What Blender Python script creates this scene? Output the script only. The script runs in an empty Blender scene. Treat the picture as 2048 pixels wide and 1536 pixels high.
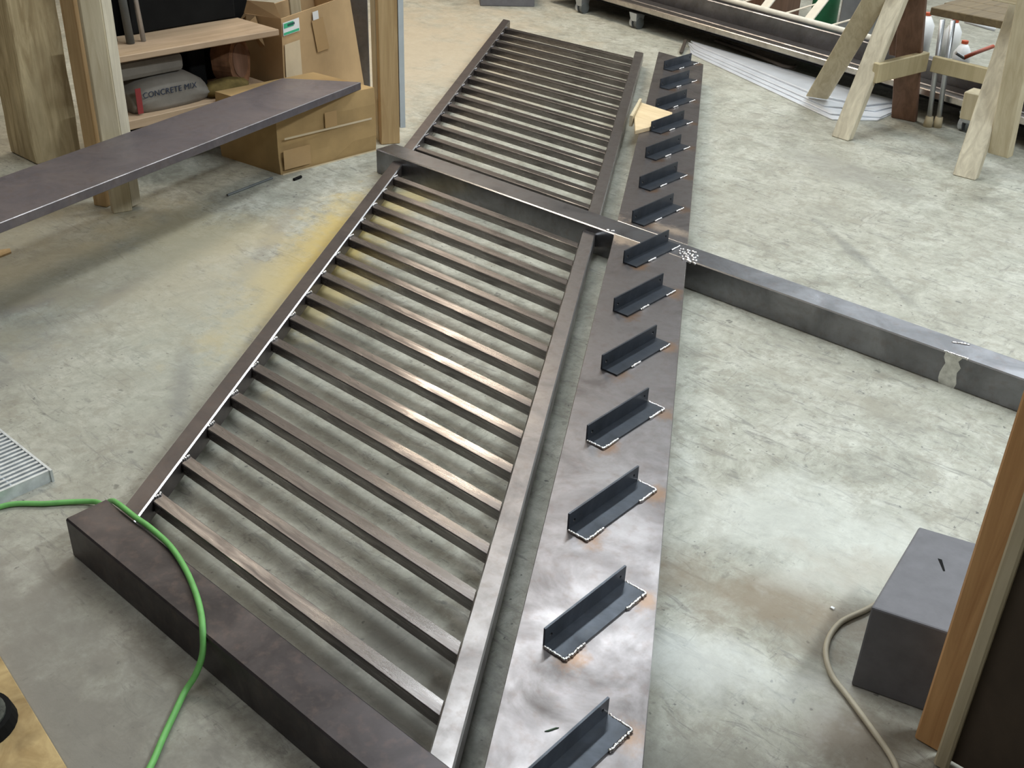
import bpy, bmesh, math, random
from mathutils import Vector, Matrix
random.seed(7)
scene = bpy.context.scene
C = scene.collection
# ------------------------------------------------------------------ camera
cam_d = bpy.data.cameras.new('camera'); cam = bpy.data.objects.new('camera', cam_d); C.objects.link(cam)
cam_d.sensor_fit = 'HORIZONTAL'; cam_d.sensor_width = 36.0; cam_d.lens = 36.0*2193.19/2048.0
cam_d.clip_start = 0.05; cam_d.clip_end = 60
RT = Vector((0.7447427785668712, 0.6665492215941445, 0.03271588245388134))
DN = Vector((0.36036924052083225, -0.3604154848031579, -0.8603689259849772))
FW = Vector((-0.561686927263698, 0.6525433422435207, -0.5086206663464635))
M = Matrix((( RT.x, -DN.x, -FW.x, 0.0), (RT.y, -DN.y, -FW.y, 0.0), (RT.z, -DN.z, -FW.z, 1.56), (0, 0, 0, 1)))
cam.matrix_world = M
scene.camera = cam
# ------------------------------------------------------------------ exposure, world, lights
scene.view_settings.view_transform = 'Standard'; scene.view_settings.look = 'None'
scene.view_settings.gamma = 1.0; scene.view_settings.use_curve_mapping = False
scene.view_settings.exposure = 0.1
w = bpy.data.worlds.new('world'); scene.world = w; w.use_nodes = True
w.node_tree.nodes['Background'].inputs[0].default_value = (0.62, 0.70, 0.78, 1)
w.node_tree.nodes['Background'].inputs[1].default_value = 0.02
def area(name, loc, sx, sy, power, col, target=None, spread=math.pi):
    d = bpy.data.lights.new(name, 'AREA'); d.shape = 'RECTANGLE'; d.size = sx; d.size_y = sy
    d.energy = power; d.color = col; d.spread = spread
    o = bpy.data.objects.new(name, d); C.objects.link(o); o.location = loc
    if target is not None:
        o.rotation_euler = (Vector(target)-Vector(loc)).to_track_quat('-Z', 'Y').to_euler()
    return o
COOL = (0.89, 0.97, 1.0); WARM = (1.0, 0.86, 0.68); NEUT = (0.95, 0.97, 1.0)
area('overhead_light', (-2.8, 3.9, 3.55), 0.35, 2.4, 72, COOL)
area('overhead_light', (-1.6, 6.8, 3.55), 0.35, 2.4, 85, COOL)
area('overhead_light', (1.1, 3.1, 3.55), 0.35, 2.4, 165, COOL)
area('overhead_light', (-1.7, -0.5, 3.55), 2.4, 0.18, 30, NEUT)
area('overhead_light', (-5.0, 2.2, 3.55), 1.2, 2.4, 55, (1.0, 0.9, 0.74))  # added overhead fill, made broad to soften the plank's shadow
lamp = area('warm_tube_light', (-5.8, 5.65, 3.3), 2.6, 0.25, 80, WARM); lamp.rotation_euler = (0, 0, -0.43)
area('back_high_light', (-2.2, 9.85, 3.0), 6.0, 0.9, 70, COOL, (-2.0, 3.0, 0.6))  # added soft strip giving the rail edges their reflection; no window built
area('daylight_door_light', (1.6, 9.85, 1.7), 2.6, 2.6, 55, COOL, (0.0, 3.0, 0.6))

# ------------------------------------------------------------------ materials
def newmat(name):
    m = bpy.data.materials.new(name); m.use_nodes = True
    nt = m.node_tree; b = nt.nodes['Principled BSDF']; return m, nt, b
def N(nt, t, **kw):
    n = nt.nodes.new(t)
    for k, v in kw.items(): setattr(n, k, v)
    return n
def coords(nt, scale=(1, 1, 1)):
    tc = N(nt, 'ShaderNodeTexCoord'); mp = N(nt, 'ShaderNodeMapping'); mp.inputs['Scale'].default_value = scale
    nt.links.new(tc.outputs['Object'], mp.inputs['Vector']); return mp.outputs['Vector']
def noise(nt, vec, scale, detail=4, rough=.55, dist=0):
    n = N(nt, 'ShaderNodeTexNoise'); n.inputs['Scale'].default_value = scale; n.inputs['Detail'].default_value = detail
    n.inputs['Roughness'].default_value = rough; n.inputs['Distortion'].default_value = dist
    nt.links.new(vec, n.inputs['Vector']); return n.outputs['Fac']
def ramp(nt, fac, stops):
    r = N(nt, 'ShaderNodeValToRGB'); e = r.color_ramp.elements
    while len(e) < len(stops): e.new(0.5)
    for i, (p, c) in enumerate(stops):
        e[i].position = p; e[i].color = (c[0], c[1], c[2], 1) if len(c) == 3 else c
    nt.links.new(fac, r.inputs['Fac']); return r.outputs['Color']
def mix(nt, fac, a, b, mode='MIX'):
    n = N(nt, 'ShaderNodeMix', data_type='RGBA', blend_type=mode)
    for s, v in ((n.inputs['Factor'], fac), (n.inputs['A'], a), (n.inputs['B'], b)):
        if isinstance(v, (int, float)): s.default_value = v
        elif isinstance(v, tuple): s.default_value = (v[0], v[1], v[2], 1)
        else: nt.links.new(v, s)
    return n.outputs['Result']
def mathn(nt, op, a, b=None):
    n = N(nt, 'ShaderNodeMath', operation=op)
    for s, v in ((n.inputs[0], a), (n.inputs[1], b)):
        if v is None: continue
        if isinstance(v, (int, float)): s.default_value = v
        else: nt.links.new(v, s)
    return n.outputs[0]
def maprange(nt, v, a, b, c=0, d=1):
    n = N(nt, 'ShaderNodeMapRange'); nt.links.new(v, n.inputs[0])
    for i, x in zip((1, 2, 3, 4), (a, b, c, d)): n.inputs[i].default_value = x
    return n.outputs[0]
def bump(nt, b, h, strength=.2, dist=.01):
    n = N(nt, 'ShaderNodeBump'); n.inputs['Strength'].default_value = strength; n.inputs['Distance'].default_value = dist
    nt.links.new(h, n.inputs['Height']); nt.links.new(n.outputs['Normal'], b.inputs['Normal'])
def blob(nt, vec, cx, cy, rx, ry, ang=0, nz=None):
    """soft elliptical mask on the floor plane (a stain, ground steel or painted-in dimness)"""
    mp = N(nt, 'ShaderNodeMapping'); mp.vector_type = 'TEXTURE'
    mp.inputs['Location'].default_value = (cx, cy, 0); mp.inputs['Rotation'].default_value = (0, 0, ang)
    mp.inputs['Scale'].default_value = (rx, ry, 1000)
    nt.links.new(vec, mp.inputs['Vector'])
    l = N(nt, 'ShaderNodeVectorMath', operation='LENGTH'); nt.links.new(mp.outputs[0], l.inputs[0])
    v = l.outputs['Value']
    if nz is not None: v = mathn(nt, 'ADD', v, maprange(nt, nz, .3, .7, -.45, .45))
    return maprange(nt, v, 1.0, .25, 0, 1)

def mat_floor():
    m, nt, b = newmat('stained_concrete'); v = coords(nt)
    big = noise(nt, v, .9, 5, .6, .6); med = noise(nt, v, 5.5, 9, .74, .5); fine = noise(nt, v, 38, 5, .7)
    col = ramp(nt, med, [(.34, (.25, .245, .205)), (.46, (.41, .41, .345)), (.57, (.53, .53, .46)), (.70, (.61, .61, .545))])
    col = mix(nt, maprange(nt, big, .42, .62, 0, .45), col, (.40, .375, .31))
    col = mix(nt, maprange(nt, fine, .40, .66, .35, 0), col, (.22, .21, .18))
    sm = noise(nt, v, 11, 8, .78, .4)
    col = mix(nt, maprange(nt, sm, .50, .60, 0, .60), col, (.27, .25, .20))
    # scuffs and scratches
    vs = coords(nt, (1.0, 4.5, 1)); sc = noise(nt, vs, 7, 6, .75, 1.4)
    col = mix(nt, maprange(nt, sc, .55, .64, 0, .7), col, (.20, .195, .175))
    vs2 = coords(nt, (6, 1.2, 1)); sc2 = noise(nt, vs2, 5, 6, .8, 2.2)
    col = mix(nt, maprange(nt, sc2, .58, .67, 0, .6), col, (.17, .165, .15))
    # small dark specks
    sp = noise(nt, v, 55, 2, .5); col = mix(nt, maprange(nt, sp, .69, .74, 0, .8), col, (.09, .09, .085))
    sp = noise(nt, v, 30, 4, .6); col = mix(nt, maprange(nt, sp, .63, .70, 0, .5), col, (.15, .145, .125))
    sp = noise(nt, v, 19, 3, .5); col = mix(nt, maprange(nt, sp, .70, .75, 0, .7), col, (.10, .10, .09))
    # yellow dust, brown stains, pale patches; near-left dimness painted in too
    n1 = noise(nt, v, 5, 5, .7)
    for cx, cy, rx, ry, an, c, s in (
        (-2.72, 2.12, .80, .24, 2.15, (.60, .44, .13), .85), (-2.95, 2.75, .5, .12, 2.0, (.56, .44, .18), .6), (-3.0, 2.15, .5, .05, 2.2, (.24, .23, .21), .6), (-3.1, 1.33, .30, .07, 1.6, (.17, .15, .15), .8), (-2.98, 1.52, .2, .05, 2.0, (.19, .17, .17), .7), (-3.2, 2.0, .5, .35, .6, (.46, .38, .22), .5),
        (-2.6, 1.55, .8, .5, 2.3, (.44, .46, .40), .35),
        (-.76, 1.70, .50, .13, .35, (.24, .19, .13), .85), (-.42, 1.50, .16, .14, .0, (.22, .18, .14), .8), (-.62, 1.22, .35, .12, .5, (.22, .21, .18), .6), (-.75, 2.0, .5, .25, .3, (.66, .68, .64), .5), (-.72, 1.45, .3, .12, .4, (.66, .68, .66), .6), (-.35, 2.05, .5, .1, .3, (.33, .27, .20), .6),
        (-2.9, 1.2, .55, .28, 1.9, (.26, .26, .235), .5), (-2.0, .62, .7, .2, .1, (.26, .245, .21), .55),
        (-1.1, 1.0, .42, .3, 0, (.15, .145, .13), .75), (-1.35, .5, .9, .32, .0, (.19, .175, .15), .85), (-2.1, .35, .6, .5, .0, (.24, .22, .19), .75), (-3.2, 1.6, .9, .6, .5, (.42, .37, .26), .45), (-1.75, .92, .5, .10, .0, (.28, .26, .2), .5),  # dark near-left blobs: dirt plus the weak light there, put into the colour
        (-1.9, 4.35, .5, .16, -.3, (.28, .27, .24), .6), (-2.9, 4.2, .4, .3, .3, (.40, .36, .27), .5),
        (-2.15, 3.25, .1, .5, .5, (.42, .47, .38), .6), (-1.1, 2.6, .4, .06, .1, (.30, .28, .22), .5),
        (-4.6, 4.4, 1.6, 1.0, 2.2, (.50, .42, .31), .75), (-3.7, 1.2, .9, .6, 0, (.40, .36, .26), .5),
        (-1.45, 3.55, .5, .03, 2.5, (.16, .16, .15), .5), (-2.35, 1.35, .30, .04, 2.5, (.2, .2, .19), .5)):
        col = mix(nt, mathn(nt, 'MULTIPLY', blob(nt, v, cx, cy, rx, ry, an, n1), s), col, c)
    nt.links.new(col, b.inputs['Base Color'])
    b.inputs['Specular IOR Level'].default_value = .45
    nt.links.new(maprange(nt, med, .3, .7, .62, .42), b.inputs['Roughness'])
    bump(nt, b, fine, .15, .004)
    return m
def mat_plain(name, c, rough=.6, metal=0, var=.15, scale=12, spec=.5, bumps=0):
    m, nt, b = newmat(name); v = coords(nt); n = noise(nt, v, scale, 5, .6)
    d = tuple(x*(1-var) for x in c); l = tuple(min(1, x*(1+var)) for x in c)
    nt.links.new(ramp(nt, n, [(.3, d), (.7, l)]), b.inputs['Base Color'])
    b.inputs['Roughness'].default_value = rough; b.inputs['Metallic'].default_value = metal
    b.inputs['Specular IOR Level'].default_value = spec
    if bumps: bump(nt, b, n, bumps, .004)
    return m
def mat_steel(name, dark, light, r0=.3, r1=.5, metal=.9, streak=(1, 1, 1), ground=None, rust=(.15, .105, .09)):
    m, nt, b = newmat(name); v = coords(nt, streak)
    n = noise(nt, v, 6, 6, .62, .5); n2 = noise(nt, v, 40, 4, .6)
    col = ramp(nt, n, [(.32, dark), (.68, light)])
    col = mix(nt, maprange(nt, n2, .5, .75, 0, .35), col, rust)
    ro = maprange(nt, n, .3, .7, r1, r0)
    if ground:
        vv = coords(nt); nn = noise(nt, vv, 22, 5, .7)
        for (cx, cy, rx, ry, an, c, s) in ground:
            msk = mathn(nt, 'MULTIPLY', blob(nt, vv, cx, cy, rx, ry, an, nn), s)
            col = mix(nt, msk, col, c)
    nt.links.new(col, b.inputs['Base Color']); nt.links.new(ro, b.inputs['Roughness'])
    b.inputs['Metallic'].default_value = metal
    bump(nt, b, n2, .06, .002)
    return m
def mat_wood(name, c0, c1, scale=(30, 30, 2.0), rough=.65, knots=.3):
    m, nt, b = newmat(name); v = coords(nt, scale)
    n = noise(nt, v, 1.0, 6, .6, 1.2); v2 = coords(nt, (5, 5, 2)); n2 = noise(nt, v2, 1.5, 4, .6)
    col = ramp(nt, n, [(.30, c0), (.68, c1)])
    col = mix(nt, maprange(nt, n2, .45, .75, 0, knots), col, tuple(x*.45 for x in c0))
    nt.links.new(col, b.inputs['Base Color']); b.inputs['Roughness'].default_value = rough
    bump(nt, b, n, .15, .003)
    return m
MT = {}
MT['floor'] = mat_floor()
TAN = (.62, .50, .40)
MT['bar'] = mat_steel('baluster_steel', (.13, .118, .117), (.33, .31, .305), .20, .40, .92, (1, 8, 8))
MT['rail'] = mat_steel('rail_steel', (.14, .13, .13), (.33, .31, .31), .28, .46, .9)
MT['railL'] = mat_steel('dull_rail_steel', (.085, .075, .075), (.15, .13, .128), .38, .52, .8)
MT['plate'] = mat_steel('stringer_steel', (.12, .108, .107), (.30, .28, .285), .30, .46, .9, (1, 1, 1),
    ground=[(-2.14, 2.925, .10, .12, 0, TAN, .8), (-1.98, 2.86, .18, .06, .2, TAN, .9), (-1.95, 3.04, .16, .045, .1, TAN, .7),
            (-2.25, 3.05, .08, .06, 0, TAN, .95)] +
           [(-.926-.188*(i-1)+.05, 1.197+.3006*(i-1)+.02, .035, .05, .4, (.22, .12, .06), .7) for i in range(14)] +
           [(-.926-.188*(i-1)+.06, 1.197+.3006*(i-1)+.235, .035, .045, .4, (.26, .15, .08), .6) for i in range(14)])
MT['post'] = mat_steel('post_steel', (.038, .033, .035), (.085, .074, .078), .34, .5, .6)
MT['tube'] = mat_steel('tube_steel', (.15, .15, .16), (.27, .27, .29), .26, .42, .9)
MT['angle'] = mat_steel('angle_iron_steel', (.022, .026, .034), (.075, .085, .105), .30, .45, .55, (1, 1, 1), None, (.06, .06, .06))
MT['tubeb'] = mat_steel('highlit_tube_steel', (.40, .36, .34), (.70, .66, .62), .16, .3, .95, (1, 1, 1))  # base lightened to carry the cart tube's strong highlight
MT['edge'] = mat_plain('edge_glint_steel', (.72, .71, .72), .25, 1.0, .1)  # lighter bevel metal, puts the edges' bright reflected line into the colour
MT['weld'] = mat_plain('weld_metal', (.78, .77, .78), .22, 1.0, .25, 120)
MT['weldd'] = mat_plain('dark_weld_metal', (.30, .30, .33), .3, 1.0, .3, 120)
MT['ground'] = mat_plain('ground_steel', (.62, .61, .58), .38, .8, .2, 60)
MT['slab'] = mat_steel('stringer_dark_steel', (.13, .12, .14), (.25, .225, .245), .38, .55, .75)
MT['strip'] = mat_plain('pale_blue_grey_paint', (.60, .65, .68), .5, 0, .08)
MT['card'] = mat_plain('cardboard', (.46, .31, .165), .8, 0, .12, 5, .2)
MT['card2'] = mat_plain('old_cardboard', (.40, .265, .12), .75, 0, .16, 6, .3)
MT['tape'] = mat_plain('packing_tape', (.44, .28, .13), .25, 0, .08, 5, .6)
MT['tapec'] = mat_plain('clear_tape', (.62, .50, .34), .15, 0, .1, 5, .8)
MT['pine'] = mat_wood('pale_pine', (.46, .38, .24), (.64, .56, .40), (30, 30, 2), .6, .15)
MT['pine2'] = mat_wood('weathered_pine', (.46, .40, .30), (.72, .65, .50), (26, 26, 2), .65, .3)
MT['fir'] = mat_wood('golden_fir', (.42, .27, .12), (.60, .42, .22), (36, 36, 2), .55, .15)
MT['rough'] = mat_wood('rough_sawn_timber', (.34, .25, .13), (.70, .58, .36), (22, 22, 2.6), .8, .5)
MT['orangew'] = mat_wood('orange_stained_wood', (.54, .27, .10), (.74, .42, .18), (40, 40, 2), .5, .2)
MT['brownw'] = mat_wood('dark_brown_wood', (.12, .06, .035), (.21, .11, .07), (30, 30, 2), .6, .2)
MT['shelf'] = mat_wood('shelf_pine', (.40, .28, .17), (.56, .40, .27), (20, 2, 20), .7, .2)
MT['brace'] = mat_wood('brace_pine', (.44, .36, .21), (.58, .49, .31), (20, 2, 20), .65, .2)
MT['plank'] = mat_wood('old_planks', (.10, .07, .035), (.18, .13, .065), (2, 26, 26), .7, .3)
MT['black'] = mat_plain('black_plastic', (.006, .006, .006), .8, 0, .3, 12, .15)
MT['darkpanel'] = mat_plain('dark_panel', (.05, .038, .03), .7, 0, .3, 3)
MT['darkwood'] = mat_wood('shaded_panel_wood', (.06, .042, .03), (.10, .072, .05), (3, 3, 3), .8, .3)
MT['grey'] = mat_plain('grey_block', (.135, .132, .145), .6, 0, .12, 25, .5, .2)
MT['galv'] = mat_plain('galvanised_steel', (.66, .70, .73), .42, .5, .2, 30)
MT['alu'] = mat_plain('brushed_metal', (.55, .57, .6), .35, .8, .15, 10)
MT['hose'] = mat_plain('green_rubber', (.16, .45, .12), .5, 0, .15, 30)
MT['cable'] = mat_plain('beige_cable', (.52, .47, .36), .5, 0, .08, 30)
MT['cream'] = mat_plain('cream_painted_steel', (.70, .64, .54), .5, 0, .12, 20)
MT['sheet'] = mat_plain('pale_sheet_metal', (.66, .68, .72), .40, .35, .14, 4)
MT['white'] = mat_plain('white_plastic', (.78, .78, .78), .45, 0, .06)
MT['rubber'] = mat_plain('tan_rubber', (.50, .42, .28), .7, 0, .1)
MT['green'] = mat_plain('green_paint', (.02, .22, .10), .4, 0, .15)
MT['orange'] = mat_plain('orange_red_plastic', (.55, .10, .04), .45, 0, .1)
MT['bag'] = mat_plain('paper_bag', (.22, .20, .175), .8, 0, .12, 14, .3, .3)
MT['red'] = mat_plain('red_print', (.25, .03, .03), .7, 0, .1)
MT['ink'] = mat_plain('blue_black_ink', (.02, .03, .06), .7, 0, .1)
MT['log'] = mat_plain('reddish_bark', (.20, .10, .055), .85, 0, .45, 18, .2, .4)
MT['cloth'] = mat_plain('tan_cloth', (.13, .095, .035), .9, 0, .5, 16, .1, .5)
MT['stickg'] = mat_plain('green_label', (.05, .42, .22), .5, 0, .1)
MT['ply'] = mat_wood('stained_plywood', (.30, .19, .07), (.62, .46, .22), (11, 11, 11), .6, .9)
MT['wedge'] = mat_wood('plywood_offcut', (.56, .42, .24), (.70, .55, .35), (6, 30, 30), .6, .1)
MT['mesh'] = mat_plain('dark_mesh', (.06, .065, .055), .6, .2, .5, 90, .5, .5)
MT['wall'] = mat_plain('dim_wall_board', (.20, .17, .14), .8, 0, .1, 2)
MT['ceil'] = mat_plain('ceiling_board', (.30, .29, .27), .8, 0, .1, 2)
MT['wheel'] = mat_plain('grey_wheel_rubber', (.12, .13, .13), .5, 0, .2)
MT['leaf'] = mat_plain('dark_green_leaf', (.02, .05, .02), .7)

# ------------------------------------------------------------------ builders
def finish(bm, name, mats, parent=None, loc=None, rot=None, smooth=False):
    bmesh.ops.recalc_face_normals(bm, faces=bm.faces[:])
    if rot is None:
        if loc is None:
            if parent is not None: loc = Vector(parent['_w'])
            else:
                xs = [v.co for v in bm.verts]
                loc = Vector(((min(v.x for v in xs)+max(v.x for v in xs))/2, (min(v.y for v in xs)+max(v.y for v in xs))/2, min(v.z for v in xs)))
        loc = Vector(loc); bmesh.ops.translate(bm, verts=bm.verts[:], vec=-loc)
    me = bpy.data.meshes.new(name); bm.to_mesh(me); bm.free()
    for k in (mats if isinstance(mats, (list, tuple)) else [mats]): me.materials.append(MT[k])
    if smooth:
        for p in me.polygons: p.use_smooth = True
    o = bpy.data.objects.new(name, me); C.objects.link(o)
    pw = Vector(parent['_w']) if parent is not None else Vector((0, 0, 0))
    o.location = Vector(loc) - pw
    if rot is not None: o.rotation_mode = 'QUATERNION'; o.rotation_quaternion = rot
    o['_w'] = tuple(loc)
    if parent is not None: o.parent = parent
    return o
def thing(name, label, cat, loc, group=None):
    o = bpy.data.objects.new(name, None); C.objects.link(o); o.location = loc; o.empty_display_size = .05
    o['_w'] = tuple(loc); o['label'] = label; o['category'] = cat
    if group: o['group'] = group
    return o
def tag(o, label, cat, group=None):
    o['label'] = label; o['category'] = cat
    if group: o['group'] = group
    return o
def struct(o): o['kind'] = 'structure'; return o
def bev(bm, r, mi=0, seg=1):
    if r > 0:
        bmesh.ops.recalc_face_normals(bm, faces=bm.faces[:]); bm.normal_update()
        es = [e for e in bm.edges if len(e.link_faces) == 2 and e.calc_face_angle(0) > .35]
        bmesh.ops.bevel(bm, geom=es, offset=r, segments=seg, affect='EDGES', profile=.5, material=mi, clamp_overlap=True)
def prism(pts, z0, z1, bm=None):
    bm = bm or bmesh.new()
    lo = [bm.verts.new((p[0], p[1], z0)) for p in pts]; hi = [bm.verts.new((p[0], p[1], z1)) for p in pts]
    n = len(pts); bm.faces.new(lo[::-1]); bm.faces.new(hi)
    for i in range(n): bm.faces.new((lo[i], lo[(i+1) % n], hi[(i+1) % n], hi[i]))
    return bm
def box(x0, x1, y0, y1, z0, z1, bm=None): return prism([(x0, y0), (x1, y0), (x1, y1), (x0, y1)], z0, z1, bm)
def hexa(lo, hi, bm=None):
    bm = bm or bmesh.new(); a = [bm.verts.new(p) for p in lo]; b = [bm.verts.new(p) for p in hi]; n = len(a)
    bm.faces.new(a[::-1]); bm.faces.new(b)
    for i in range(n): bm.faces.new((a[i], a[(i+1) % n], b[(i+1) % n], b[i]))
    return bm
def stick(name, p0, p1, wdt, thk, mat, parent, side=(1, 0, 0), r=.003, taper=None, mi=0):
    """board from p0 to p1, wdt measured along 'side', local Z along its length"""
    p0 = Vector(p0); p1 = Vector(p1); z = (p1-p0); L = z.length; z.normalize()
    x = Vector(side); x = (x - z*x.dot(z)).normalized(); y = z.cross(x)
    q = Matrix((x, y, z)).transposed().to_quaternion()
    bm = box(-wdt/2, wdt/2, -thk/2, thk/2, 0, L); bev(bm, r, mi)
    return finish(bm, name, mat, parent, p0, q)
def flatleg(name, p0, p1, wdt, thk, mat, parent, side=(1, 0, 0), r=.004):
    """leg whose foot is cut level with the floor"""
    p0 = Vector(p0); p1 = Vector(p1); d = p1-p0; s = Vector(side).normalized(); s.z = 0
    t = Vector((0, 0, 1)).cross(s).normalized()
    c = [(-wdt/2, -thk/2), (wdt/2, -thk/2), (wdt/2, thk/2), (-wdt/2, thk/2)]
    bm = hexa([p0+s*a+t*b for a, b in c], [p1+s*a+t*b for a, b in c]); bev(bm, r)
    return finish(bm, name, mat, parent)
def tube_pts(path, r, seg=10, bm=None, closed=False):
    bm = bm or bmesh.new(); P = [Vector(p) for p in path]; rings = []; up = Vector((0, 0, 1)); n = len(P)
    for i, p in enumerate(P):
        d = (P[min(i+1, n-1)]-P[max(i-1, 0)]).normalized()
        a = d.cross(up)
        if a.length < 1e-3: a = d.cross(Vector((1, 0, 0)))
        a.normalize(); b = a.cross(d)
        rr = r[i] if isinstance(r, (list, tuple)) else r
        rings.append([bm.verts.new(p + a*math.cos(t)*rr + b*math.sin(t)*rr) for t in [2*math.pi*k/seg for k in range(seg)]])
    for i in range(n-1):
        for k in range(seg): bm.faces.new((rings[i][k], rings[i][(k+1) % seg], rings[i+1][(k+1) % seg], rings[i+1][k]))
    bm.faces.new(rings[0][::-1]); bm.faces.new(rings[-1])
    return bm
def spline(pts, sub=8):
    P = [Vector(p) for p in pts]; P = [P[0]*2-P[1]]+P+[P[-1]*2-P[-2]]; out = []
    for i in range(1, len(P)-2):
        for s in range(sub):
            t = s/sub; a, b, c, d = P[i-1], P[i], P[i+1], P[i+2]
            out.append(.5*((2*b)+(c-a)*t+(2*a-5*b+4*c-d)*t*t+(3*b-a-3*c+d)*t**3))
    out.append(P[-2]); return out
def beads(bm, p0, p1, r, step=None, jit=.25):
    p0 = Vector(p0); p1 = Vector(p1); L = (p1-p0).length; n = max(1, int(L/(step or r*1.0)))
    for i in range(n+1):
        p = p0.lerp(p1, i/max(1, n)) + Vector((random.uniform(-1, 1), random.uniform(-1, 1), 0))*r*jit
        s = r*random.uniform(.8, 1.2)
        bmesh.ops.create_icosphere(bm, subdivisions=1, radius=s, matrix=Matrix.Translation(p))
    return bm

# ------------------------------------------------------------------ the room
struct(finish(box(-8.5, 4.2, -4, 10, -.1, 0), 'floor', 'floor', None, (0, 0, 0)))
struct(finish(box(-8.6, -8.5, -4, 10, 0, 3.8), 'wall_left', 'wall'))
struct(finish(box(4.2, 4.3, -4, 10, 0, 3.8), 'wall_right', 'wall'))
struct(finish(box(-8.5, 4.2, 10, 10.1, 0, 3.8), 'wall_back', 'wall'))
struct(finish(box(-8.5, 4.2, -4.1, -4, 0, 3.8), 'wall_front', 'wall'))
struct(finish(box(-8.5, 4.2, -4, 10, 3.8, 3.9), 'ceiling', 'ceil'))

# ------------------------------------------------------------------ stair railing weldment
H = .1016
rail = thing('stair_railing_frame', 'welded steel stair railing and stringer laid flat across the concrete floor', 'railing', (-2.0, 2.0, 0))
def xin_l(y): return -1.8329 - (y-.9041)/1.562
def xin_r(y): return -.9312 - (y-.9061)/1.583
RW = .058; ZR0, ZR1 = .0254, .0762
def post(name, x0, x1, y0, y1, mat):
    bm = box(x0, x1, y0, y1, 0, H); bev(bm, .0035, 1, 1); return finish(bm, name, [mat, mat if 'bottom' in name else 'edge'], rail)
o = post('bottom_post', -1.91, -.30, .783, .880, 'post')
o = post('middle_post', -3.25, .35, 2.8745, 2.978, 'tube')
# weld seam where the middle post is spliced
bm = bmesh.new()
pts = []
for k in range(9):
    t = k/8; pts.append((-.865+.02*random.uniform(-1, 1)+.006*math.sin(t*9), t))
a = [(-.858+random.uniform(-.006, .006), 2.8738-0, H*k/6) for k in range(7)]
b_ = [(-.815+random.uniform(-.006, .006), 2.8738, H*k/6) for k in range(7)]
va = [bm.verts.new(p) for p in a]; vb = [bm.verts.new(p) for p in b_]
va2 = [bm.verts.new((p[0], 2.8760, p[2])) for p in a]; vb2 = [bm.verts.new((p[0], 2.8760, p[2])) for p in b_]
for i in range(6):
    bm.faces.new((va[i], vb[i], vb[i+1], va[i+1])); bm.faces.new((va2[i], va2[i+1], vb2[i+1], vb2[i]))
    bm.faces.new((va[i], va[i+1], va2[i+1], va2[i])); bm.faces.new((vb[i], vb2[i], vb2[i+1], vb[i+1]))
finish(bm, 'ground_seam', 'ground', rail)
bm = bmesh.new(); beads(bm, (-.865, 2.876, H), (-.80, 2.876, H), .004); finish(bm, 'weld_bead', 'weld', rail, smooth=True)
bm = bmesh.new(); beads(bm, (-.87, 2.945, H), (-.83, 2.962, H), .0045, None, .3)
finish(bm, 'weld_bead', 'weld', rail, smooth=True)
bm = bmesh.new()
for k in range(5): beads(bm, (-1.80+.012*k, 2.93-.016*k, H+.001), (-1.745+.012*k, 2.94-.02*k, H+.001), .0055, .008, .9)
finish(bm, 'weld_bead', 'weld', rail, smooth=True)
bm = bmesh.new(); beads(bm, (-2.075, 2.878, H), (-2.055, 2.888, H), .005, None, .6)
finish(bm, 'weld_bead', 'weld', rail, smooth=True)
def rail_piece(name, xf, y0, y1, sgn, mat, brightL, brightR):
    xa0, xa1 = xf(y0), xf(y1); pts = [(xa0, y0), (xa0+sgn*RW, y0), (xa1+sgn*RW, y1), (xa1, y1)]
    bm = prism(pts, ZR0, ZR1); bev(bm, .0036, 1, 1)
    return finish(bm, name, [mat, 'edge'], rail)
rail_piece('top_rail', xin_l, .880, 2.8745, -1, 'railL', 0, 0)
rail_piece('top_rail', xin_l, 2.978, 5.12, -1, 'railL', 0, 0)
rail_piece('bottom_rail', xin_r, .880, 2.8745, 1, 'rail', 0, 0)
rail_piece('bottom_rail', xin_r, 2.978, 5.10, 1, 'rail', 0, 0)
bz0, bz1, bw = .0375, .0675, .033
for sec, ys in (('near', [.982+.1278*k for k in range(15)]), ('far', [3.082+.1357*k for k in range(15)])):
    for y in ys:
        y0, y1 = y-bw/2, y+bw/2
        bm = prism([(xin_l(y0), y0), (xin_r(y0), y0), (xin_r(y1), y1), (xin_l(y1), y1)], bz0, bz1); bev(bm, .002, 0, 1)
        bo = finish(bm, 'baluster', ['bar'], rail, (xin_l(y), y, bz0))
        bm = bmesh.new()
        xl = xin_l(y); beads(bm, (xl+.006, y-.013, bz1+.002), (xl+.0, y+.012, bz1+.003), .0042, .006, .5)
        finish(bm, 'weld_bead', 'weld' if sec == 'near' else 'weldd', bo, smooth=True)
# stringer plate, in two lengths either side of the middle post, its face flush with it
def xs_l(y): return -.8176 - (y-.9162)/1.605
def xs_r(y): return -.627 - (y-1.0965)/1.598
T = .0064
def plate(name, y0, y1, far=False):
    if far: pts = [(xs_l(y0), y0), (xs_r(y0), y0), (xs_r(5.06), 5.06), (xs_l(5.10), 5.10)]
    else: pts = [(xs_l(y0), y0), (xs_r(y0), y0), (xs_r(y1), y1), (xs_l(y1), y1)]
    bm = prism(pts, H-T, H); bev(bm, .0015, 1, 1); return finish(bm, name, ['plate', 'edge'], rail, (0, 0, 0))
sp1 = plate('stringer_plate', .8805, 2.8743); sp2 = plate('stringer_plate', 2.9782, 5.08, True)
for o in (sp1, sp2):  # world-aligned texture
    pass
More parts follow.
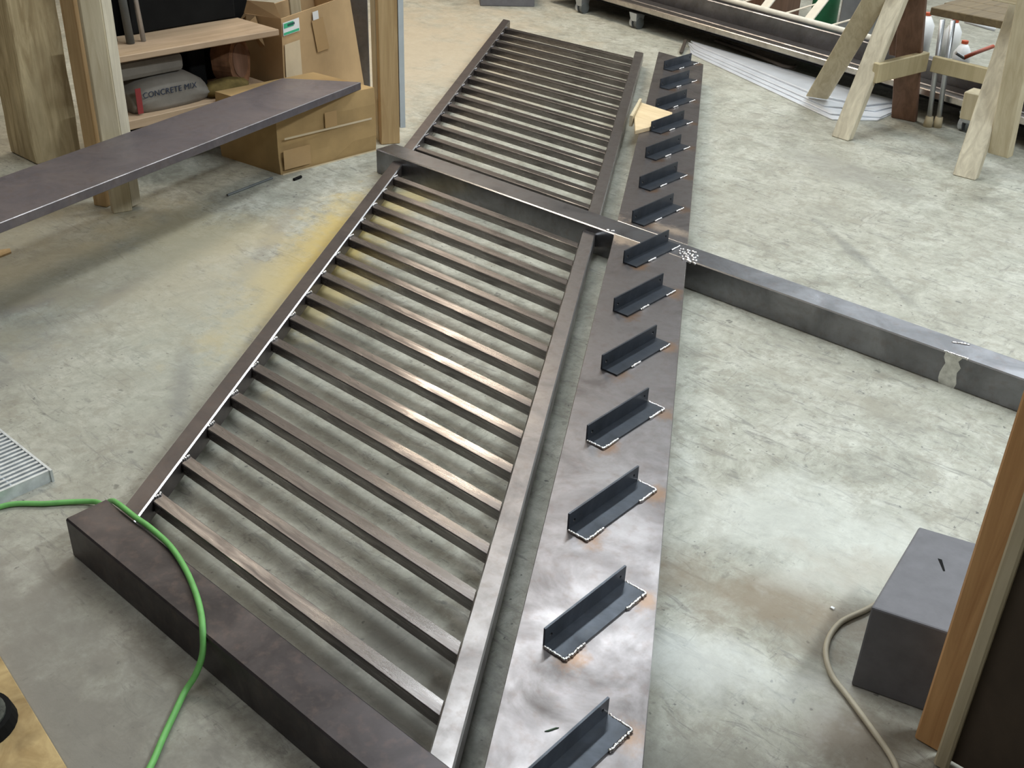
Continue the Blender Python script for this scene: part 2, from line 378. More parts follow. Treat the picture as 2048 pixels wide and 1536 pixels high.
# tread brackets
def circ(cy, cz, r, n=8): return [(cy+r*math.cos(2*math.pi*k/n), cz+r*math.sin(2*math.pi*k/n)) for k in range(n)]
def bracket_mesh():
    bm = bmesh.new(); L, Hh, B, t = .249, .044, .050, .0045
    # upright leaf with two real holes
    outer = [(0, 0), (L, 0), (L, Hh), (0, Hh)]
    loops = [outer, circ(.018, .019, .0042), circ(L-.018, .026, .0042)]
    es = []
    for lp in loops:
        vs = [bm.verts.new((0, p[0], p[1])) for p in lp]
        es += [bm.edges.new((vs[i], vs[(i+1) % len(vs)])) for i in range(len(vs))]
    r = bmesh.ops.triangle_fill(bm, use_beauty=True, edges=es)
    fs = [f for f in r['geom'] if isinstance(f, bmesh.types.BMFace)]
    ex = bmesh.ops.extrude_face_region(bm, geom=fs)
    bmesh.ops.translate(bm, verts=[v for v in ex['geom'] if isinstance(v, bmesh.types.BMVert)], vec=(-t, 0, 0))
    box(0, B, 0, L, 0, t, bm)
    return bm
def bead_mesh(right, full=True):
    bm = bmesh.new(); L, B = .249, .050
    if not full:
        if right: beads(bm, (B+.001, L-.005, .003), (B+.001, L-.05, .003), .0034)
        else: beads(bm, (B+.001, .065, .003), (B+.001, .105, .003), .0036)
        return bm
    if right:
        beads(bm, (.004, L+.002, .003), (B, L+.002, .003), .0034); beads(bm, (B+.001, L, .003), (B+.001, L-.06, .003), .0038)
    else:
        beads(bm, (.002, -.002, .003), (B, -.002, .003), .0034); beads(bm, (B+.001, 0, .003), (B+.001, .055, .003), .0038)
    return bm
bmA = bracket_mesh(); first = None
for i in range(14):
    x = -.926-.188*(i-1); y = 1.197+.3006*(i-1)
    if first is None:
        bk = finish(bmA, 'tread_bracket', 'angle', rail, (0, 0, 0))
        first = (bk, finish(bead_mesh(False), 'weld_bead', 'weld', bk, (0, 0, 0), smooth=True), finish(bead_mesh(True), 'weld_bead', 'weld', bk, (0, 0, 0), smooth=True))
    else:
        bk = first[0].copy(); C.objects.link(bk); bk.parent = rail
        if i == 4: first = (first[0], finish(bead_mesh(False, False), 'weld_bead', 'weld', bk, (0, 0, 0), smooth=True), finish(bead_mesh(True, False), 'weld_bead', 'weld', bk, (0, 0, 0), smooth=True))
        for src in first[1:] if i != 4 else (): wb = src.copy(); C.objects.link(wb); wb.parent = bk
    bk.location = Vector((x, y, H)) - Vector(rail['_w'])
# plywood offcut lying on the stringer
bm = prism([(-2.872, 4.178), (-2.683, 4.156), (-2.630, 4.05), (-2.628, 3.90), (-2.640, 3.812), (-2.76, 3.97)], H, H+.019)
bev(bm, .002)
of = thing('plywood_offcut', 'small pale plywood offcut lying on the far half of the stringer', 'wood scrap', (-2.75, 4.0, H))
finish(bm, 'board', 'wedge', of, (-2.75, 4.0, H))
finish(prism([(-2.885, 4.178), (-2.872, 4.178), (-2.74, 3.93), (-2.753, 3.925)], H-.012, H+.036), 'edge_strip', 'pine', of)
lf = bmesh.new(); c = [(-.795, 1.043), (-.79, 1.047), (-.782, 1.066), (-.786, 1.063)]
prism(c, H, H+.0015, lf); tag(finish(lf, 'leaf', 'leaf'), 'tiny dark green leaf on the stringer near its lowest bracket', 'leaf')

# ------------------------------------------------------------------ steel plate in front of the rack, resting on the box
d = Vector((-.23818541, .9712197)); n_ = Vector((-.9712197, -.23818541)); A = Vector((-3.477, 3.006)); Bc = Vector((-3.737, 2.803))
p0 = A - d*2.55; p1 = p0 + n_*.302
bm = prism([tuple(p0), tuple(A), tuple(Bc), tuple(p1)], .271, .302); bev(bm, .002, 1)
tag(finish(bm, 'steel_plank', ['slab', 'rail']), 'long dark steel plank with an angled end resting on the low cardboard box', 'steel plank')

# ------------------------------------------------------------------ cardboard boxes
lb = thing('cardboard_box', 'low wide brown cardboard box on the floor under the end of the steel plank', 'box', (-3.65, 2.8, 0))
f0 = Vector((-3.494, 2.578)); f1 = Vector((-3.465, 3.066)); bk_ = Vector((-.352, -.036))
lo = [(f0.x, f0.y, 0), (f1.x, f1.y, 0), (f1.x+bk_.x, f1.y+bk_.y, 0), (f0.x+bk_.x, f0.y+bk_.y, 0)]
hi = [(x, y, .271) for x, y, z in lo]
bm = hexa(lo, hi); bmesh.ops.subdivide_edges(bm, edges=bm.edges[:], cuts=3, use_grid_fill=True)
for v in bm.verts:
    if 0.02 < v.co.z < .25: v.co.x += .008*math.sin(v.co.y*9)
finish(bm, 'body', 'card2', lb)
def onface(y0, y1, z0, z1, off=.0095):
    bm = bmesh.new(); ps = []
    for (y, z) in ((y0, z0), (y1, z0), (y1, z1), (y0, z1)):
        t = (y-f0.y)/(f1.y-f0.y); ps.append((f0.x+(f1.x-f0.x)*t+off, y, z))
    return hexa(ps, [(x+.0008, y, z) for x, y, z in ps], bm)
finish(onface(2.60, 3.04, .142, .150), 'flap_seam', 'tapec', lb)
finish(onface(2.59, 2.72, .02, .10), 'tape', 'tape', lb)
finish(onface(2.80, 2.86, .151, .215), 'tape', 'tape', lb)
finish(onface(2.58, 3.06, .0, .006), 'bottom_edge', 'tapec', lb)

ub = thing('cardboard_box', 'tall torn open cardboard box with a green and white sticker', 'box', (-4.0, 3.1, 0))
lo = [(-3.90, 2.925, 0), (-3.985, 3.48, 0), (-4.23, 3.44, 0), (-4.13, 2.905, 0)]
hi = [(-3.879, 2.924, .50), (-4.012, 3.418, .515), (-4.25, 3.395, .50), (-4.117, 2.908, .485)]
bm = hexa(lo, hi); top = [f for f in bm.faces if f.normal.z > .8 or all(v.co.z > .4 for v in f.verts)]
bmesh.ops.delete(bm, geom=top, context='FACES_ONLY')
r = bmesh.ops.subdivide_edges(bm, edges=bm.edges[:], cuts=3, use_grid_fill=True)
bmesh.ops.solidify(bm, geom=bm.faces[:], thickness=.006)
finish(bm, 'body', 'card', ub)
def lerp3(a, b, t): return tuple(a[i]+(b[i]-a[i])*t for i in range(3))
def bx(s, t, off=0):  # point on the box's right face (front corner -> right corner), s along, t up
    p = lerp3(lerp3(lo[0], lo[1], s), lerp3(hi[0], hi[1], s), t); n = Vector((.97, .23, 0)); return Vector(p)+n*off
def patch(s0, s1, t0, t1, off, shear=0):
    ps = [bx(s0, t0, off), bx(s1, t0, off), bx(s1+shear, t1, off), bx(s0+shear, t1, off)]
    nn = Vector((.97, .23, 0))*.0008
    return hexa([tuple(p) for p in ps], [tuple(p+nn) for p in ps])
st = finish(patch(.01, .23, .855, .965, .004), 'label', 'white', ub)
finish(patch(.02, .15, .915, .955, .005), 'print', 'stickg', st)
finish(patch(.015, .22, .860, .880, .005), 'print', 'stickg', st)
for k in range(5): finish(patch(.07+.02*k, .082+.02*k, .925, .945, .006), 'print', 'ink', st)
finish(patch(.44, .60, .62, .90, .004, -.04), 'tape', 'tape', ub)
finish(patch(.42, .50, .90, .97, .005), 'tape', 'white', ub)
finish(patch(.02, .22, .2, .78, .004), 'tape', 'tapec', ub)
# torn, drooping flaps
def flap(ps, name='flap'):
    bm = bmesh.new(); vs = [bm.verts.new(p) for p in ps]; bm.faces.new(vs)
    bmesh.ops.solidify(bm, geom=bm.faces[:], thickness=.005); finish(bm, name, 'card', ub)
flap([(-3.879, 2.924, .50), (-4.117, 2.908, .488), (-4.13, 2.94, .535), (-3.98, 2.97, .545)])
flap([(-4.10, 2.906, .488), (-4.03, 2.905, .490), (-3.93, 2.868, .385), (-3.965, 2.868, .375), (-4.06, 2.875, .455)], 'torn_strip')
flap([(-4.117, 2.908, .486), (-4.09, 2.906, .488), (-4.11, 2.86, .44), (-4.135, 2.87, .43)], 'torn_strip')
flap([(-3.879, 2.924, .50), (-4.012, 3.418, .515), (-4.06, 3.39, .48), (-3.95, 2.96, .47)])
tag(stick('wood_offcut', (-4.03, 3.13, .30), (-4.06, 3.12, .85), .05, .02, 'pine', None, (.4, 1, 0)), 'pale wooden stick poking out of the tall cardboard box', 'wood scrap')

# ------------------------------------------------------------------ shelving rack on the left
rk = thing('shelving_rack', 'rough wooden shelving rack behind the steel plank at the left', 'rack', (-3.85, 2.3, 0))
def zbox(name, pts, z0, z1, mat, parent, r=.003):
    bm = prism(pts, z0, z1); bev(bm, r); return finish(bm, name, mat, parent)
zbox('upright', [(-3.579, 1.879), (-3.558, 1.944), (-3.592, 1.956), (-3.613, 1.889)], 0, 1.9, 'pine', rk)
zbox('upright', [(-3.563, 1.947), (-3.576, 1.995), (-3.612, 1.985), (-3.598, 1.955)], 0.012, 1.9, 'pine2', rk)
zbox('upright', [(-3.704, 1.872), (-3.650, 1.893), (-3.665, 1.935), (-3.719, 1.915)], 0, 1.9, 'fir', rk)
for (x, y) in ((-4.14, 2.17), (-3.885, 2.105), (-4.14, 2.825)):
    zbox('upright', [(x, y), (x+.035, y), (x+.035, y+.035), (x, y+.035)], 0, .193, 'pine2', rk)
    zbox('upright', [(x, y), (x+.035, y), (x+.035, y+.035), (x, y+.035)], .230, .45, 'pine2', rk)
zbox('cleat', [(-3.612, 1.95), (-3.60, 1.985), (-4.15, 2.20), (-4.16, 2.165)], 1.05, 1.10, 'pine2', rk)
zbox('shelf_board', [(-3.85, 2.10), (-3.85, 2.87), (-4.14, 2.87), (-4.14, 2.10)], .193, .230, 'shelf', rk)
zbox('shelf_board', [(-3.857, 2.10), (-3.825, 2.87), (-4.11, 2.87), (-4.15, 2.10)], .450, .475, 'shelf', rk)
zbox('dark_backing', [(-4.20, 2.142), (-4.20, 2.98), (-4.185, 2.98), (-4.185, 2.142)], 0, 1.5, 'black', rk)  # added black sheet standing in for the rack's dark interior
# things on the shelves
bg = thing('concrete_mix_bag', 'grey paper sack of concrete mix lying on the lower shelf', 'bag', (-3.98, 2.36, .23))
bm = box(-4.12, -3.885, 2.205, 2.545, .231, .352); bmesh.ops.subdivide_edges(bm, edges=bm.edges[:], cuts=5, use_grid_fill=True)
cx, cy, cz = -4.0, 2.375, .29
for v in bm.verts:
    u = (v.co.x-cx)/.118; q = (v.co.y-cy)/.17; s = (v.co.z-cz)/.061
    k = 1-.25*(abs(q)**3)*(abs(s)); v.co.z = .231+(v.co.z-.231)*(1-.35*abs(q)**4)*(1-.25*abs(u)**4); v.co.x = cx+(v.co.x-cx)*k
finish(bm, 'sack', 'bag', bg, smooth=True)
finish(box(-3.8845, -3.8825, 2.208, 2.232, .236, .335), 'red_end_band', 'red', bg)
fc = bpy.data.curves.new('lettering', 'FONT'); fc.body = 'CONCRETE MIX'; fc.size = .032; fc.extrude = .0006; fc.space_character = 1.08
to = bpy.data.objects.new('lettering_tmp', fc); C.objects.link(to); bpy.context.view_layer.update()
me = bpy.data.meshes.new_from_object(to.evaluated_get(bpy.context.evaluated_depsgraph_get())); bpy.data.objects.remove(to)
lt = bpy.data.objects.new('printed_lettering', me); me.materials.clear(); me.materials.append(MT['ink']); C.objects.link(lt); lt.parent = bg
lt.rotation_euler = (math.pi/2, 0, math.pi/2); lt.location = Vector((-3.8825, 2.238, .292))-Vector(bg['_w'])
bm = box(-4.15, -3.93, 2.16, 2.47, .353, .425); bev(bm, .02, 0, 2)
tag(finish(bm, 'folded_sack', 'bag', smooth=False), 'dusty grey folded sack lying on top of the concrete mix bag', 'sack')
bm = tube_pts([(-3.93, 2.80, .236+.09), (-4.10, 2.82, .236+.09)], .088, 24)
bm.free()
def roll(name, c, axis, r, L, mat, label, cat):
    c = Vector(c); a = Vector(axis).normalized(); bm = tube_pts([c-a*L/2, c+a*L/2], r, 26)
    hole = tube_pts([c-a*(L/2+.001), c-a*(L/2-.004)], r*.35, 16)
    t = thing(name, label, cat, (c.x, c.y, c.z-r)); finish(bm, 'body', mat, t, smooth=False); hole.free()
    bm = tube_pts([c+a*(L/2-.001), c+a*(L/2+.004)], r*.4, 18); finish(bm, 'core', 'black', t)
bmr = bmesh.new()
lg = thing('wood_log', 'reddish brown log round on the lower shelf beside the tall cardboard box', 'log', (-4.0, 2.745, .23))
P0 = Vector((-4.0, 2.745, .333)); a = Vector((.86, .50, .10)).normalized()
lgm = tube_pts([P0-a*.05, P0+a*.035], [.098, .102], 28)
for v in lgm.verts: v.co += Vector((0, 0, 1))*.006*math.sin(v.co.y*60)+Vector((1, 0, 0))*.003*math.sin(v.co.z*80)
finish(lgm, 'bark', 'log', lg)
finish(tube_pts([P0+a*.0345, P0+a*.038], .07, 20), 'cut_face', 'brownw', lg)
bm = bmesh.new(); bmesh.ops.create_icosphere(bm, subdivisions=3, radius=1)
for v in bm.verts:
    v.co = Vector((v.co.x*.055, v.co.y*.11, max(-.55, v.co.z)*.04)) + Vector((-3.91, 2.64, .257)) + Vector((random.uniform(-1, 1), random.uniform(-1, 1), random.uniform(-1, 1)))*.004
tag(finish(bm, 'cloth_bundle', 'cloth', smooth=True), 'crumpled olive brown cloth bundle on the lower shelf', 'cloth')
bm = box(-4.10, -4.03, 2.555, 2.635, .231, .42); bev(bm, .006)
tag(finish(bm, 'shade_filler', 'black'), 'added black shade bin at the back of the lower shelf', 'bin')  # added black block, stands in for deep shade at the shelf back
bm = box(-4.16, -4.11, 2.36, 2.86, .476, .80); bev(bm, .006)
tag(finish(bm, 'shade_filler', 'black'), 'long added black shade bin standing on the upper shelf', 'bin')  # another added block, for the darkness above the upper shelf
tag(finish(tube_pts([(-4.0, 2.285, .476), (-4.018, 2.265, 1.0)], .016, 14), 'steel_pipe', 'wheel', smooth=True), 'dark grey pipe standing on the upper shelf', 'pipe')
tag(finish(tube_pts([(-4.0, 2.342, .476), (-4.018, 2.317, 1.0)], .010, 14), 'steel_pipe', 'alu', smooth=True), 'shiny chrome pipe standing on the upper shelf', 'pipe')
tag(finish(tube_pts([(-4.07, 2.25, .476), (-4.088, 2.222, 1.0)], .018, 14), 'steel_pipe', 'black', smooth=True), 'black pipe behind the dark grey pipe on the upper shelf', 'pipe')
# rough timber at far left
bm = box(-4.465, -4.249, 1.935, 2.135, 0, 2.1)
bmesh.ops.subdivide_edges(bm, edges=[e for e in bm.edges if abs(e.verts[0].co.z-e.verts[1].co.z) > .5], cuts=24)
for v in bm.verts: v.co.x += random.uniform(-.003, .003); v.co.y += random.uniform(-.003, .003)
bev(bm, .006)
tag(finish(bm, 'timber_beam', 'rough'), 'thick rough sawn square timber standing at the far left', 'timber')
# wooden post beside the boxes
wp = thing('wooden_post', 'golden wooden post standing between the boxes and the railing', 'post', (-3.5, 3.19, 0))
zbox('stud', [(-3.499, 3.129), (-3.459, 3.202), (-3.497, 3.223), (-3.537, 3.150)], 0, 2.2, 'fir', wp)
zbox('stud', [(-3.540, 3.148), (-3.500, 3.222), (-3.58, 3.262), (-3.615, 3.19)], 0, 2.2, 'pine', wp)
zbox('metal_strip', [(-3.457, 3.204), (-3.446, 3.224), (-3.486, 3.246), (-3.495, 3.226)], .07, 2.2, 'strip', wp, 0)
bm = prism([(-4.09, 3.485), (-4.035, 3.545), (-4.055, 3.565), (-4.11, 3.505)], 0, 1.4); bev(bm, .002)
tag(finish(bm, 'steel_flat_bar', 'tube'), 'grey steel bar standing behind the tall cardboard box', 'steel bar')

# ------------------------------------------------------------------ floor bits
tag(finish(tube_pts([(-3.443, 2.282, .005), (-3.48, 2.524, .005)], .005, 8), 'steel_rod', 'wheel'), 'short dark steel rod on the floor before the low cardboard box', 'rod')
tag(finish(tube_pts([(-3.404, 2.572, .006), (-3.412, 2.615, .006)], .006, 8), 'steel_rod', 'black'), 'stubby dark steel piece on the floor beside the low box', 'rod')
for (x, y) in ((-.624, 1.786),):
    tag(finish(box(x-.004, x+.004, y-.003, y+.003, 0, .004), 'paper_scrap', 'white'), 'tiny white scrap on the floor near the grey block', 'scrap')

tag(finish(prism([(-3.48, 1.36), (-3.50, 1.45), (-3.53, 1.46), (-3.56, 1.38)], 0, .006), 'wood_chip', 'fir'), 'thin tan wood chip on the floor at the left edge below the steel plank', 'wood scrap')
# ------------------------------------------------------------------ hose and cable
hp = [(-2.10, .25, .007), (-2.165, .45, .007), (-2.178, .66, .007), (-2.172, .765, .007), (-2.115, .83, .007), (-2.074, .878, .008), (-2.035, .909, .012), (-1.985, .906, .032), (-1.925, .897, .078), (-1.866, .884, .107),
      (-1.80, .882, .110), (-1.745, .884, .110), (-1.663, .879, .110), (-1.582, .86, .110), (-1.511, .835, .110), (-1.456, .810, .110), (-1.415, .786, .106), (-1.396, .768, .07), (-1.392, .745, .035), (-1.392, .718, .010),
      (-1.366, .680, .007), (-1.328, .629, .007), (-1.290, .580, .007), (-1.24, .50, .007), (-1.2, .40, .007)]
tag(finish(tube_pts(spline(hp, 8), .0062, 12), 'air_hose', 'hose', smooth=True), 'bright green air hose draped over the near end of the railing frame', 'hose')
cp = [(-.40, 1.99, .006), (-.50, 1.93, .006), (-.567, 1.832, .006), (-.590, 1.75, .006), (-.578, 1.67, .006), (-.536, 1.609, .006), (-.477, 1.572, .006), (-.409, 1.530, .006), (-.356, 1.495, .006), (-.325, 1.46, .006), (-.28, 1.39, .006)]
cp[0] = (-.515, 2.02, .006); cp[1] = (-.545, 1.93, .006)
tag(finish(tube_pts(spline(cp, 8), .0058, 10), 'power_cable', 'cable', smooth=True), 'beige cable curling on the floor around the grey block', 'cable')

# ------------------------------------------------------------------ grey block and workbench at right
bm = hexa([(-.494, 1.612, 0), (-.247, 1.678, 0), (-.286, 1.974, 0), (-.533, 1.908, 0)], [(-.494, 1.612, .2), (-.247, 1.678, .2), (-.286, 1.974, .2), (-.533, 1.908, .2)])
bev(bm, .004, 0, 2)
gb = thing('foam_block', 'dark grey rectangular block on the floor behind the bench leg', 'block', (-.4, 1.8, 0))
finish(bm, 'body', 'grey', gb)
finish(prism([(-.462, 1.835), (-.455, 1.837), (-.436, 1.808), (-.439, 1.806)], .2, .2008), 'gouge', 'black', gb)
wbn = thing('workbench', 'workbench leg of orange wood with a pale edge at the right foreground', 'workbench', (-.3, 1.55, 0))
flatleg('leg', (-.322, 1.585, 0), (-.322, 1.585, 1.02), .050, .03, 'orangew', wbn)
flatleg('edge_board', (-.284, 1.545, 0), (-.284, 1.545, 1.02), .025, .018, 'pine', wbn)
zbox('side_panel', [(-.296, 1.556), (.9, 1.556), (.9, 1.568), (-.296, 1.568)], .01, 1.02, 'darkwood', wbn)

# ------------------------------------------------------------------ grating and plywood at left
gr = thing('steel_grating', 'galvanised steel bar grating on the floor at the left edge', 'grating', (-2.4, .7, 0))
gx0, gx1, gy0, gy1, gz = -2.75, -2.19, .45, .893, .032
for k in range(34):
    x = gx1 - .004 - k*.0165
    if x < gx0: break
    wd = .008
    bm = box(x-wd, x, gy0, gy1-.006, 0.0, gz); finish(bm, 'bearing_bar', 'galv', gr)
finish(box(gx0, gx1, gy1-.006, gy1, 0, gz+.001), 'end_band', 'galv', gr)
for y in (.50, .60, .70, .80): finish(tube_pts([(gx0, y, gz-.006), (gx1-.006, y, gz-.006)], .003, 6), 'cross_rod', 'galv', gr)
bm = prism([(-1.98, .564), (-1.715, .527), (-1.30, .468), (-1.33, .15), (-1.98, .20)], 0, .019); bev(bm, .002)
tag(finish(bm, 'plywood_sheet', 'ply'), 'dirty stained plywood sheet in the bottom left corner', 'plywood')
cd = thing('mesh_disc', 'dark round mesh disc lying on the plywood in the corner', 'disc', (-1.58, .418, .019))
bm = tube_pts([(-1.58, .418, .0195), (-1.58, .418, .042)], [.068, .062], 28); finish(bm, 'rim', 'black', cd)
bm = tube_pts([(-1.58, .418, .041), (-1.58, .418, .046)], .052, 28); finish(bm, 'mesh_face', 'mesh', cd)

# ------------------------------------------------------------------ sawhorses, top right
sh = thing('sawhorse', 'pale wooden sawhorse with one dark brown leg beside the sheet metal', 'sawhorse', (-2.2, 5.0, 0))
flatleg('leg', (-2.135, 4.765, 0), (-2.085, 5.00, .70), .092, .042, 'pine2', sh, (1, -.12, 0))
flatleg('leg', (-2.50, 5.195, .031), (-2.15, 4.93, .66), .11, .042, 'pine', sh, (1, .3, 0))
lg_ = flatleg('leg', (-2.063, 5.275, 0), (-2.06, 5.03, .70), .12, .036, 'brownw', sh, (1, .1, 0)); lg_['label'] = 'dark brown leg'
flatleg('gusset', (-2.10, 5.225, .30), (-2.13, 5.14, .66), .16, .02, 'brownw', sh, (1, .1, 0))
stick('brace', (-2.072, 4.84, .30), (-1.992, 5.195, .310), .035, .088, 'brace', sh, (1, 0, 0))
stick('beam', (-2.6, 4.98, .72), (-1.6, 5.06, .72), .09, .09, 'pine', sh, (0, 1, 0))
s2 = thing('sawhorse', 'pale cracked wooden sawhorse cut off by the right edge of the photo', 'sawhorse', (-1.5, 4.8, 0))
flatleg('leg', (-1.510, 4.675, 0), (-1.535, 4.92, .70), .098, .045, 'pine2', s2, (1, .0, 0))
flatleg('leg', (-1.420, 4.76, .10), (-1.43, 4.66, .75), .092, .045, 'pine', s2, (1, -.1, 0))
flatleg('block', (-1.66, 5.02, .15), (-1.665, 5.02, .27), .075, .10, 'pine', s2, (1, 0, 0))
stick('brace', (-1.62, 5.02, .23), (-1.50, 4.86, .23), .03, .07, 'brace', s2, (1, 1, 0))
stick('beam', (-1.75, 4.82, .74), (-.8, 4.70, .74), .09, .08, 'pine', s2, (0, 1, 0))
fs = thing('folding_stand', 'folding stand with thin metal legs and tan rubber feet under old planks', 'stand', (-1.93, 5.4, 0))
for (a0, b0) in (((-1.932, 5.250, .0), (-1.975, 5.25, .495)), ((-1.895, 5.275, .0), (-1.935, 5.275, .495))):
    lgm = finish(tube_pts([Vector(a0)+Vector((0, 0, .03)), b0], .012, 10), 'leg', 'alu', fs, smooth=True)
    finish(tube_pts([a0, Vector(a0)+Vector((0, 0, .05))], [.022, .018], 12), 'rubber_foot', 'rubber', lgm, smooth=True)
stick('crossboard', (-1.965, 5.221, .300), (-1.62, 5.205, .295), .028, .072, 'brace', fs, (0, 1, 0))
for k in range(3):
    stick('plank', (-2.05, 5.36+.15*k, .515), (-1.35, 5.30+.15*k, .515), .145, .035, 'plank', fs, (0, 1, 0))
# ------------------------------------------------------------------ wheeled cart with stock along the back
D = Vector((.9757, -.2190, 0)); Nn = Vector((.2190, .9757, 0)); O = Vector((-4.9, 5.99, 0))
ct = thing('stock_cart', 'long low cart on casters carrying steel and a cream lattice frame', 'cart', (-3.0, 5.7, 0))
def cp_(s, t, z): return O + D*s + Nn*t + Vector((0, 0, z))
def cbar(name, s0, s1, t0, t1, z0, z1, mat, parent, r=.003):
    lo = [cp_(s0, t0, z0), cp_(s1, t0, z0), cp_(s1, t1, z0), cp_(s0, t1, z0)]; hi = [p+Vector((0, 0, z1-z0)) for p in lo]
    bm = hexa(lo, hi); bev(bm, r, 0); return finish(bm, name, mat, parent)
cbar('deck_frame', -.1, 5.2, .02, .62, .095, .115, 'black', ct)
for s, t in ((.29, .0), (.80, .03), (3.20, .03), (4.6, .03), (.29, .55), (3.2, .55)):
    c0 = cp_(s, t, 0); cs = finish(hexa([c0+D*a+Nn*b+Vector((0, 0, .045)) for a, b in ((-.02, -.03), (.03, -.03), (.03, .03), (-.02, .03))],
        [c0+D*a+Nn*b+Vector((0, 0, .095)) for a, b in ((-.035, -.035), (.035, -.035), (.035, .035), (-.035, .035))]), 'caster', 'alu', ct)
    finish(tube_pts([c0-D*.030+Vector((0, 0, .034)), c0-D*.008+Vector((0, 0, .034))], .034, 20), 'wheel', 'alu', cs)
    finish(tube_pts([c0+D*.012+Vector((0, 0, .034)), c0+D*.034+Vector((0, 0, .034))], .034, 20), 'wheel', 'wheel', cs)
for k, (t0, t1, z0, z1, m, lab) in enumerate(((-.01, .055, .116, .150, 'tubeb', 'front bright square steel tube lying along the cart'),
        (.06, .15, .116, .152, 'rail', 'wide flat steel tube behind the bright tube on the cart'),
        (.16, .22, .116, .245, 'tube', 'tall dark steel tube under the cream lattice frame on the cart'))):
    tag(cbar('steel_tube', -.1+.1*k, 4.9, t0, t1, z0, z1, m, None, .004), lab, 'steel tube')
lf_ = thing('lattice_frame', 'cream painted steel lattice frame leaning on the cart', 'frame', tuple(cp_(2, .25, .246)))
bm = tube_pts([cp_(-.1, .20, .262), cp_(2.72, .20, .262)], .015, 12); finish(bm, 'rail', 'cream', lf_, smooth=True)
bm = tube_pts([cp_(-.1, .52, .60), cp_(2.72, .52, .60)], .015, 12); finish(bm, 'rail', 'cream', lf_, smooth=True)
for k in range(7):
    s = .35+.33*k
    stick('cross_member', cp_(s, .21, .265), cp_(s+.03, .51, .595), .06, .012, 'cream', lf_, tuple(D))
    stick('diagonal', cp_(s-.17, .21, .268), cp_(s-.01, .29, .345), .012, .008, 'cream', lf_, tuple(D))
# things beyond the cart
def cyl(name, p0, p1, r, mat, label, cat, seg=20): tag(finish(tube_pts([p0, p1], r, seg), name, mat, smooth=False), label, cat)
gt = thing('gas_cylinder', 'dark green gas cylinder behind the cream lattice frame', 'gas cylinder', (-3.30, 6.75, 0))
finish(tube_pts([(-3.30, 6.75, 0), (-3.30, 6.75, .55), (-3.30, 6.75, .60), (-3.30, 6.75, .63)], [.085, .085, .06, .03], 24), 'body', 'green', gt, smooth=True)
finish(tube_pts([(-3.30, 6.75, .63), (-3.30, 6.75, .70)], .018, 12), 'valve', 'alu', gt)
bm = box(-3.75, -3.55, 6.5, 6.9, 0, .45); bev(bm, .01); tag(finish(bm, 'storage_crate', 'brownw'), 'brown wooden crate behind the left end of the lattice frame', 'crate')
bm = box(-3.08, -2.72, 6.5, 6.8, 0, .5); bev(bm, .01); tag(finish(bm, 'metal_cabinet', 'alu'), 'grey metal cabinet behind the lattice frame beside the green cylinder', 'cabinet')
for (x, y, z, lab) in ((-2.26, 6.20, .30, 'white jug nearest the brown sawhorse leg'), (-2.12, 6.02, .24, 'white jug low behind the folding stand'), (-2.36, 6.05, .34, 'white jug beside the lattice frame end')):
    t = thing('plastic_jug', lab, 'jug', (x, y, .116))
    bm = tube_pts([(x, y, .117), (x, y, z-.05), (x, y, z-.02), (x, y, z)], [.045, .047, .03, .016], 18); finish(bm, 'body', 'white', t, smooth=True)
    finish(tube_pts([(x, y, z), (x, y, z+.015)], .018, 12), 'cap', 'orange', t)
tag(finish(tube_pts([(-2.13, 5.98, .36), (-1.97, 5.98, .345)], .012, 12), 'plastic_tube', 'white', smooth=True), 'short white tube lying behind the folding stand', 'tube')
oc = thing('bar_clamp', 'orange handled clamp hanging behind the folding stand', 'clamp', (-1.93, 5.66, .30))
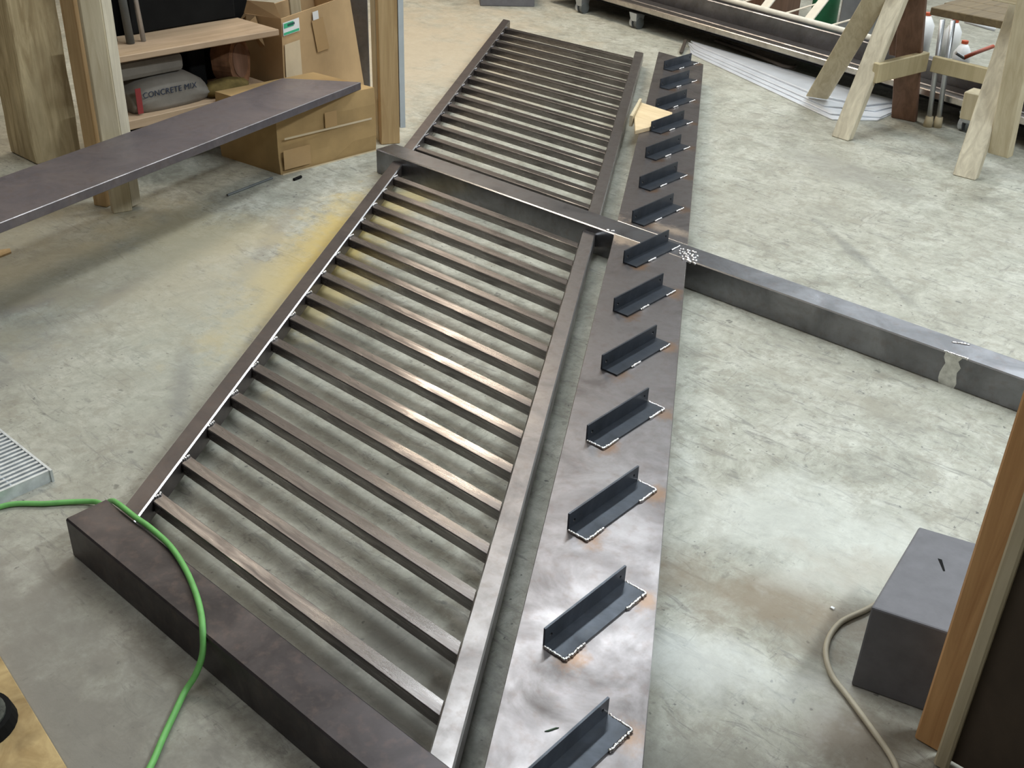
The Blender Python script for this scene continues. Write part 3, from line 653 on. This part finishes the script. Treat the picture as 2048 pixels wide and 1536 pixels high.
finish(tube_pts(spline([(-1.96, 5.60, .265), (-1.93, 5.66, .285), (-1.90, 5.80, .30)], 5), .010, 10), 'handle', 'orange', oc, smooth=True)
finish(tube_pts([(-1.96, 5.60, .265), (-1.99, 5.56, .29)], .008, 10), 'bar', 'alu', oc)
# sheets on the floor
sheets = [([(-3.50, 5.545), (-2.30, 4.985), (-2.14, 5.14), (-2.14, 5.42), (-2.45, 5.46), (-3.60, 5.68)], 0, .006, 'bottommost long pale metal sheet of the stack beside the cart'),
          ([(-3.50, 5.575), (-2.34, 5.045), (-2.145, 5.18), (-2.14, 5.43), (-2.46, 5.47), (-3.62, 5.695)], .0065, .013, 'second pale metal sheet up in the stack beside the cart'),
          ([(-3.52, 5.605), (-2.42, 5.125), (-2.20, 5.24), (-2.16, 5.44), (-2.5, 5.48), (-3.63, 5.71)], .0135, .020, 'third pale metal sheet up in the stack beside the cart'),
          ([(-3.50, 5.64), (-2.52, 5.235), (-2.26, 5.27), (-2.18, 5.46), (-2.5, 5.50), (-3.62, 5.72)], .0205, .030, 'topmost broad pale metal sheet of the stack beside the cart')]
for pts, z0, z1, lab in sheets:
    bm = prism(pts, z0, z1); bev(bm, .001, 0); tag(finish(bm, 'metal_sheet', 'sheet'), lab, 'metal sheet', 'pale metal sheets stacked on the floor')
tag(finish(tube_pts(spline([(-3.50, 5.80, .041), (-3.26, 5.72, .041), (-2.97, 5.60, .041), (-2.90, 5.575, .041), (-2.865, 5.60, .041), (-2.87, 5.63, .041)], 6), .010, 10), 'hooked_rod', 'darkpanel', smooth=True), 'rusty brown steel rod with a hooked end on the sheet stack', 'rod')
tag(stick('angle_scrap', (-3.53, 5.49, .012), (-3.63, 5.68, .035), .02, .012, 'darkpanel', None, (1, 0, 0)), 'short dark steel offcut at the left end of the sheet stack', 'steel scrap')
bm = prism([(-5.183, 5.547), (-4.93, 5.81), (-5.16, 6.03), (-5.41, 5.77)], 0, .25); bev(bm, .004)
tag(finish(bm, 'grey_crate', 'grey'), 'grey crate on the floor at the top edge left of the cart', 'crate')
for o in list(bpy.data.objects):
    if '_w' in o.keys(): del o['_w']
